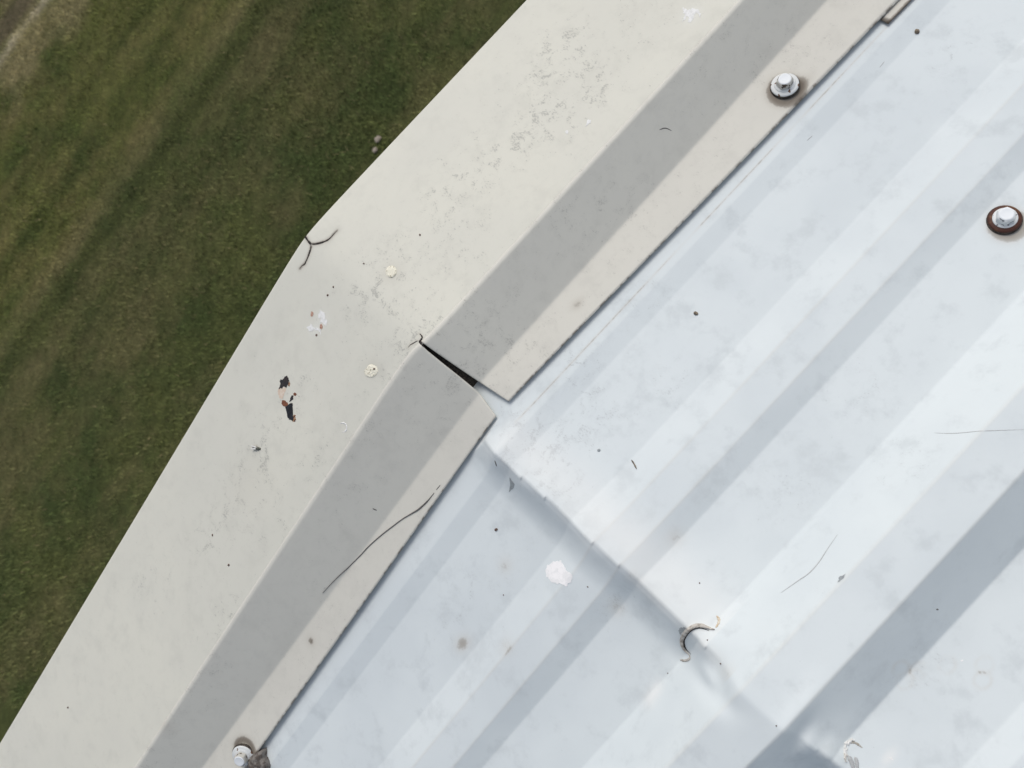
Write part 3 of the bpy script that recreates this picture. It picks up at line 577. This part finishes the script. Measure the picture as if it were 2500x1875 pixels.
tag(mound('sealant_dab', F['dab_a'], trim_z, M_SEAL, trim, .0007, .0003), 'round cream sealant dab near the forked crack')
fk('paint_patch', 'white_c', M_CHALK, .0001, .00025, 'white paint smear near the top'); fk('paint_patch', 'white_d', M_CHALK, .0001, .0001); fk('paint_patch', 'white_e', M_CHALK, .0001, .0001)
rw = F['ring_w']; ribbon('paint_patch', rw[9:]+rw[:5], trim_z, .0006, M_CHALK, trim, .00006, None, True, .8)

cl = bpy.data.meshes.new('blackout'); bm = bmesh.new()  # black strip added under the trim so the slit reads as deep shade
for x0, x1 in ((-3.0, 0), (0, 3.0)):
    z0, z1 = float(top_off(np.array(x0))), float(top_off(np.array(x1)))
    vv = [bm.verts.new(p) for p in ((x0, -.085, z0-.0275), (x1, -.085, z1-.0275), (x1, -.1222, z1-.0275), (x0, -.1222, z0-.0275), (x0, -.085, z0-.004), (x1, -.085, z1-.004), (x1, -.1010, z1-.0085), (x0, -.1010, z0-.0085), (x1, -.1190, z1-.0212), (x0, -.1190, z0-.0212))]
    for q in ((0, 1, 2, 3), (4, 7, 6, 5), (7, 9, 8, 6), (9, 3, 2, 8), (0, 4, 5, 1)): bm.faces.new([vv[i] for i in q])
bmesh.ops.recalc_face_normals(bm, faces=bm.faces); bm.to_mesh(cl); bm.free(); cl.materials.append(M_GASK_SLIT)
link(bpy.data.objects.new('blackout_strip', cl), trim)['label'] = 'added black closure strip seen through the slit'

# the next length of trim, lapped underneath and showing past the flange
nt = empty('gable_trim', (.2682, -.12, float(top_off(np.array(.2682)))))
tag(nt, 'end of the neighbouring cream trim length poking out under the flange edge', 'roof trim')
XN, YN = np.meshgrid(np.linspace(.2682, 3.04, 900), np.linspace(-.1305, -.1515, 26), indexing='ij')
YN = YN - .0196*(XN-.27)*.9
eN = YN[:, -1:]
GN = .9*np.exp(-((YN-eN)/.0009)**2)+.9*np.exp(-((XN-.2682)/.0010)**2)+.3
o = grid_obj('flange', XN, YN, top_off(XN)-.0252, CREAM2, nt, np.stack([.4+0*XN, GN, 0*XN], -1), solid=.0006, flip=True)
o.matrix_parent_inverse = Matrix.Translation(-Vector(nt.location))

# ------------------------------------------------------------------ screws
def lathe(name, prof, mat, parent, hexr=None, seg=48):
    """prof: (radius, z, hexness)"""
    vs = []; fs = []; m = len(prof)
    for r, z, hx in prof:
        for k in range(seg):
            th = 2*math.pi*k/seg; a = (th % (math.pi/3))-math.pi/6
            rr = r*((1-hx)+hx*(math.cos(math.pi/6)/math.cos(a)))
            vs.append((rr*math.cos(th), rr*math.sin(th), z))
    for i in range(m-1):
        for k in range(seg): fs.append((i*seg+k, i*seg+(k+1) % seg, (i+1)*seg+(k+1) % seg, (i+1)*seg+k))
    fs.append(tuple(range((m-1)*seg, m*seg)))
    o = mesh_obj(name, vs, fs, mat, parent)
    o.data.polygons[-1].use_smooth = True
    return o
def screw(pos, side, label, rust=False, spin=0., tilt=(0, 0), fn=trim_z):
    z = float(fn(np.array(pos[0]), np.array(pos[1])))
    r = empty('roof_screw', (pos[0], pos[1], z)); tag(r, label, 'screw', 'hex head roofing screws')
    r.rotation_euler = (tilt[0], side*math.radians(9)+tilt[1], spin)
    W_ = .0068
    lathe('gasket', [(.001, -.0005, 0), (W_*1.05, -.0005, 0), (W_*1.07, .0005, 0), (W_*1.0, .0011, 0), (.003, .0012, 0)], M_GASK_SLIT, r)
    lathe('washer', [(W_*.96, .0007, 0), (W_, .0011, 0), (W_*.985, .0016, 0), (W_*.90, .0018, 0), (.0050, .0022, 0), (.0036, .0023, 0), (.002, .0023, 0)], M_SC_RUST if rust else M_SC_W, r)
    lathe('head_flange', [(.0050, .0020, 0), (.0051, .0023, 0), (.0048, .0026, 0), (.0036, .0027, 0), (.002, .0027, 0)], M_SC_W2 if rust else M_SC_W, r)
    lathe('head', [(.0042, .0024, 1), (.0042, .0028, 1), (.0041, .0048, 1), (.0039, .0053, .7), (.0034, .0057, .2), (.0030, .0058, 0)], M_SC_W2 if rust else M_SIDE, r)
    lathe('head_top', [(.0032, .0056, 0), (.0031, .00595, 0), (.0028, .0061, 0), (.0023, .0060, 0), (.001, .0059, 0)], M_SC_TOP, r)
    return r
screw(F['screw1'][0], 1, 'white hex screw in a dark stain on the upper trim flange', spin=.3, tilt=(0, 0))
screw(F['screw2'][0], -1, 'white hex screw on the lower trim flange beside the grey putty', spin=.9, tilt=(.12, -.28))
screw(F['screw3'][0], 1, 'white hex screw with a rusty red washer in the flat of the white roof', True, spin=.55, tilt=(0, 0), fn=pan_z)

# ------------------------------------------------------------------ loose things
o = mound('putty_lump', F['putty']+[(-.2575, -.1600), (-.265, -.1600), (-.2715, -.155)], lambda x, y: top_off(x)-.0250, M_PUTTY, None, .0040, .0009, 64, 16, .004)
tag(o, 'grey brown lump of old putty at the flange edge beside the lowest screw', 'putty')

def loose(name, key, w, mat, label, cat, fn, h=.0003, **kw):
    o = ribbon(name, F[key], fn, w, mat, None, h, **kw); return tag(o, label, cat)
loose('hair', 'hair_long', lambda u: .00022+.0006*math.exp(-((u-.16)/.10)**2)+.00022*(1-abs(u-.5)), M_HAIR, 'long curved dark hair lying across the lower trim flange and step', 'hair', trim_z, .0004, jit=.05)
loose('fibre', 'hair_dash', .0004, M_HAIR, 'short dark fibre just beyond the upper end of the long hair', 'fibre', trim_z, .0001)
loose('fibre', 'bit_face', .0006, M_HAIR, 'tiny dark fibre on the lower shaded step of the trim', 'fibre', trim_z, .0001)
loose('fibre', 'lash', .00045, M_HAIR, 'eyelash shaped dark fibre on the upper shaded step of the trim', 'fibre', trim_z, .0001)
loose('splinter', 'splinter', .0006, M_WOODY, 'thin brown splinter on the white roof above the ridge', 'splinter', pan_z, .0003)
loose('splinter', 'splinter2', .0006, M_HAIR, 'tiny dark splinter on the ridge near the trim corner', 'splinter', pan_z, .0002)
loose('hair', 'hair_n', .00032, M_SOFT, 'faint thin grey hair curving down the white rib', 'hair', pan_z, .0001)
loose('fibre', 'hairline_r', .0003, M_SOFT, 'fine grey fibre on the white roof right of the upper screw', 'fibre', pan_z, .0001)
loose('fibre', 'hairline_l', .0003, M_SOFT, 'fine grey fibre on the white roof below the upper screw', 'fibre', pan_z, .0001)
loose('fibre', 'dash_t', .0006, M_HAIR, 'tiny dark fibre on the shaded side of the big rib', 'fibre', pan_z, .0001)
loose('seed', 'seed_a', .0024, M_WOODY, 'grey brown seed on the white roof near the top right', 'seed', pan_z, .0005)
loose('seed', 'seed_b', .0016, M_WOODY, 'small brown seed in the middle of the upper white roof', 'seed', pan_z, .0005)
for k, lb in (('sliver1', 'lower loose sliver of white sealant sticking out under the flange'), ('sliver2', 'long loose sliver of white sealant beside the upper screw')):
    sl = flake('sealant_sliver', F[k], lambda x, y: pan_z(x, y), plain('white sealant '+k, (.72, .74, .73), (.62, .62, .60), 300), None, .0007, None, .0001); tag(sl, lb, 'sealant')
# specks of dirt: small domes of grit
def speck(p, r, fn, mat, lab, parent=None):
    bm = bmesh.new(); bmesh.ops.create_icosphere(bm, subdivisions=2, radius=r)
    sx_ = random.uniform(.7, 1.5)
    for v in bm.verts: v.co.x *= sx_; v.co.z *= .5; v.co += Vector([random.uniform(-.12, .12)*r for _ in range(3)])
    me = bpy.data.meshes.new('grit'); bm.to_mesh(me); bm.free(); me.materials.append(mat)
    o = bpy.data.objects.new('grit', me); o.location = (p[0], p[1], float(fn(np.array(p[0]), np.array(p[1])))+r*.3); o.rotation_euler = (0, 0, random.uniform(0, 3))
    link(o); tag(o, lab, 'grit', 'dark grit specks')
for i, (p, lb) in enumerate(zip(F['dots_p'][:5]+F['dot_h'][:4], (
    'dark grit speck inside the torn edge arc', 'pale grey grit speck below the torn edge arc', 'dark grit speck left of the torn edge beside the rib',
    'grey grit speck above the torn edge on the white roof', 'tiny grit speck on the lower end of the big rib',
    'dark grit speck on the lower roof between patch and trim', 'dark grit speck right of the round white patch', 'small grit speck left below the round white patch',
    'round grey grit speck on the upper roof near the ridge grime'))):
    speck(p, .0003 if i not in (5, 8) else .0007, pan_z, M_BROWN if i != 8 else M_ZINC, lb)
for p, r, lb in zip(F['dark_t']+F['speck_t'], (.0006, .0005, .0006, .0005, .0006, .0006, .0005), (
    'dark grit speck between forked crack and grime patch', 'brown grit speck above the chalky white patch', 'grey grit speck just above the chalky white patch', 'brown grit speck left of the sealant dab',
    'dark grit speck on the lower trim top beside the step', 'dark grit speck near the lower left trim edge', 'small grit speck on the lower trim top below the insect')):
    speck(p, r, trim_z, M_BROWN, lb)
# insect
a_, b_ = Vector(F['insect'][0]), Vector(F['insect'][1]); c_ = (a_+b_)/2; Ln = (b_-a_).length; an = math.atan2((b_-a_).y, (b_-a_).x)
ins = empty('insect', (c_.x, c_.y, float(trim_z(np.array(c_.x), np.array(c_.y))))); ins.rotation_euler = (0, 0, an)
tag(ins, 'tiny dark insect with pale wings resting on the cream trim', 'insect')
def blob(name, loc, sc, mat, parent, rz=0):
    bm = bmesh.new(); bmesh.ops.create_uvsphere(bm, u_segments=14, v_segments=10, radius=1)
    for v in bm.verts: v.co = Vector((v.co.x*sc[0]*(1-.25*v.co.x), v.co.y*sc[1], v.co.z*sc[2]))
    me = bpy.data.meshes.new(name); bm.to_mesh(me); bm.free(); me.materials.append(mat)
    for f in me.polygons: f.use_smooth = True
    o = bpy.data.objects.new(name, me); o.location = loc; o.rotation_euler = (0, 0, rz); return link(o, parent)
M_INS = plain('insect shell', (.04, .045, .03), (.08, .08, .06), 900, .3, .5); M_WING = plain('insect wing', (.70, .70, .68), (.55, .55, .52), 900, .3)
blob('body', (Ln*.08, 0, .0006), (Ln*.42, Ln*.15, .0007), M_INS, ins); blob('head', (Ln*.45, 0, .0006), (Ln*.11, Ln*.11, .0005), M_INS, ins)
for s_ in (-1, 1): blob('wing', (-Ln*.12, s_*Ln*.09, .0012), (Ln*.36, Ln*.07, .0001), M_WING, ins, s_*-.12)
for s_ in (-1, 1):
    for q in (-.1, .1, .3): mesh_obj('leg', [(Ln*q, 0, .0006), (Ln*q+.00008, 0, .0006), (Ln*q+.0002, s_*Ln*.26, .0001), (Ln*q+.0001, s_*Ln*.26, .0001)], [(0, 1, 2, 3)], M_INS, ins, False, .00006)
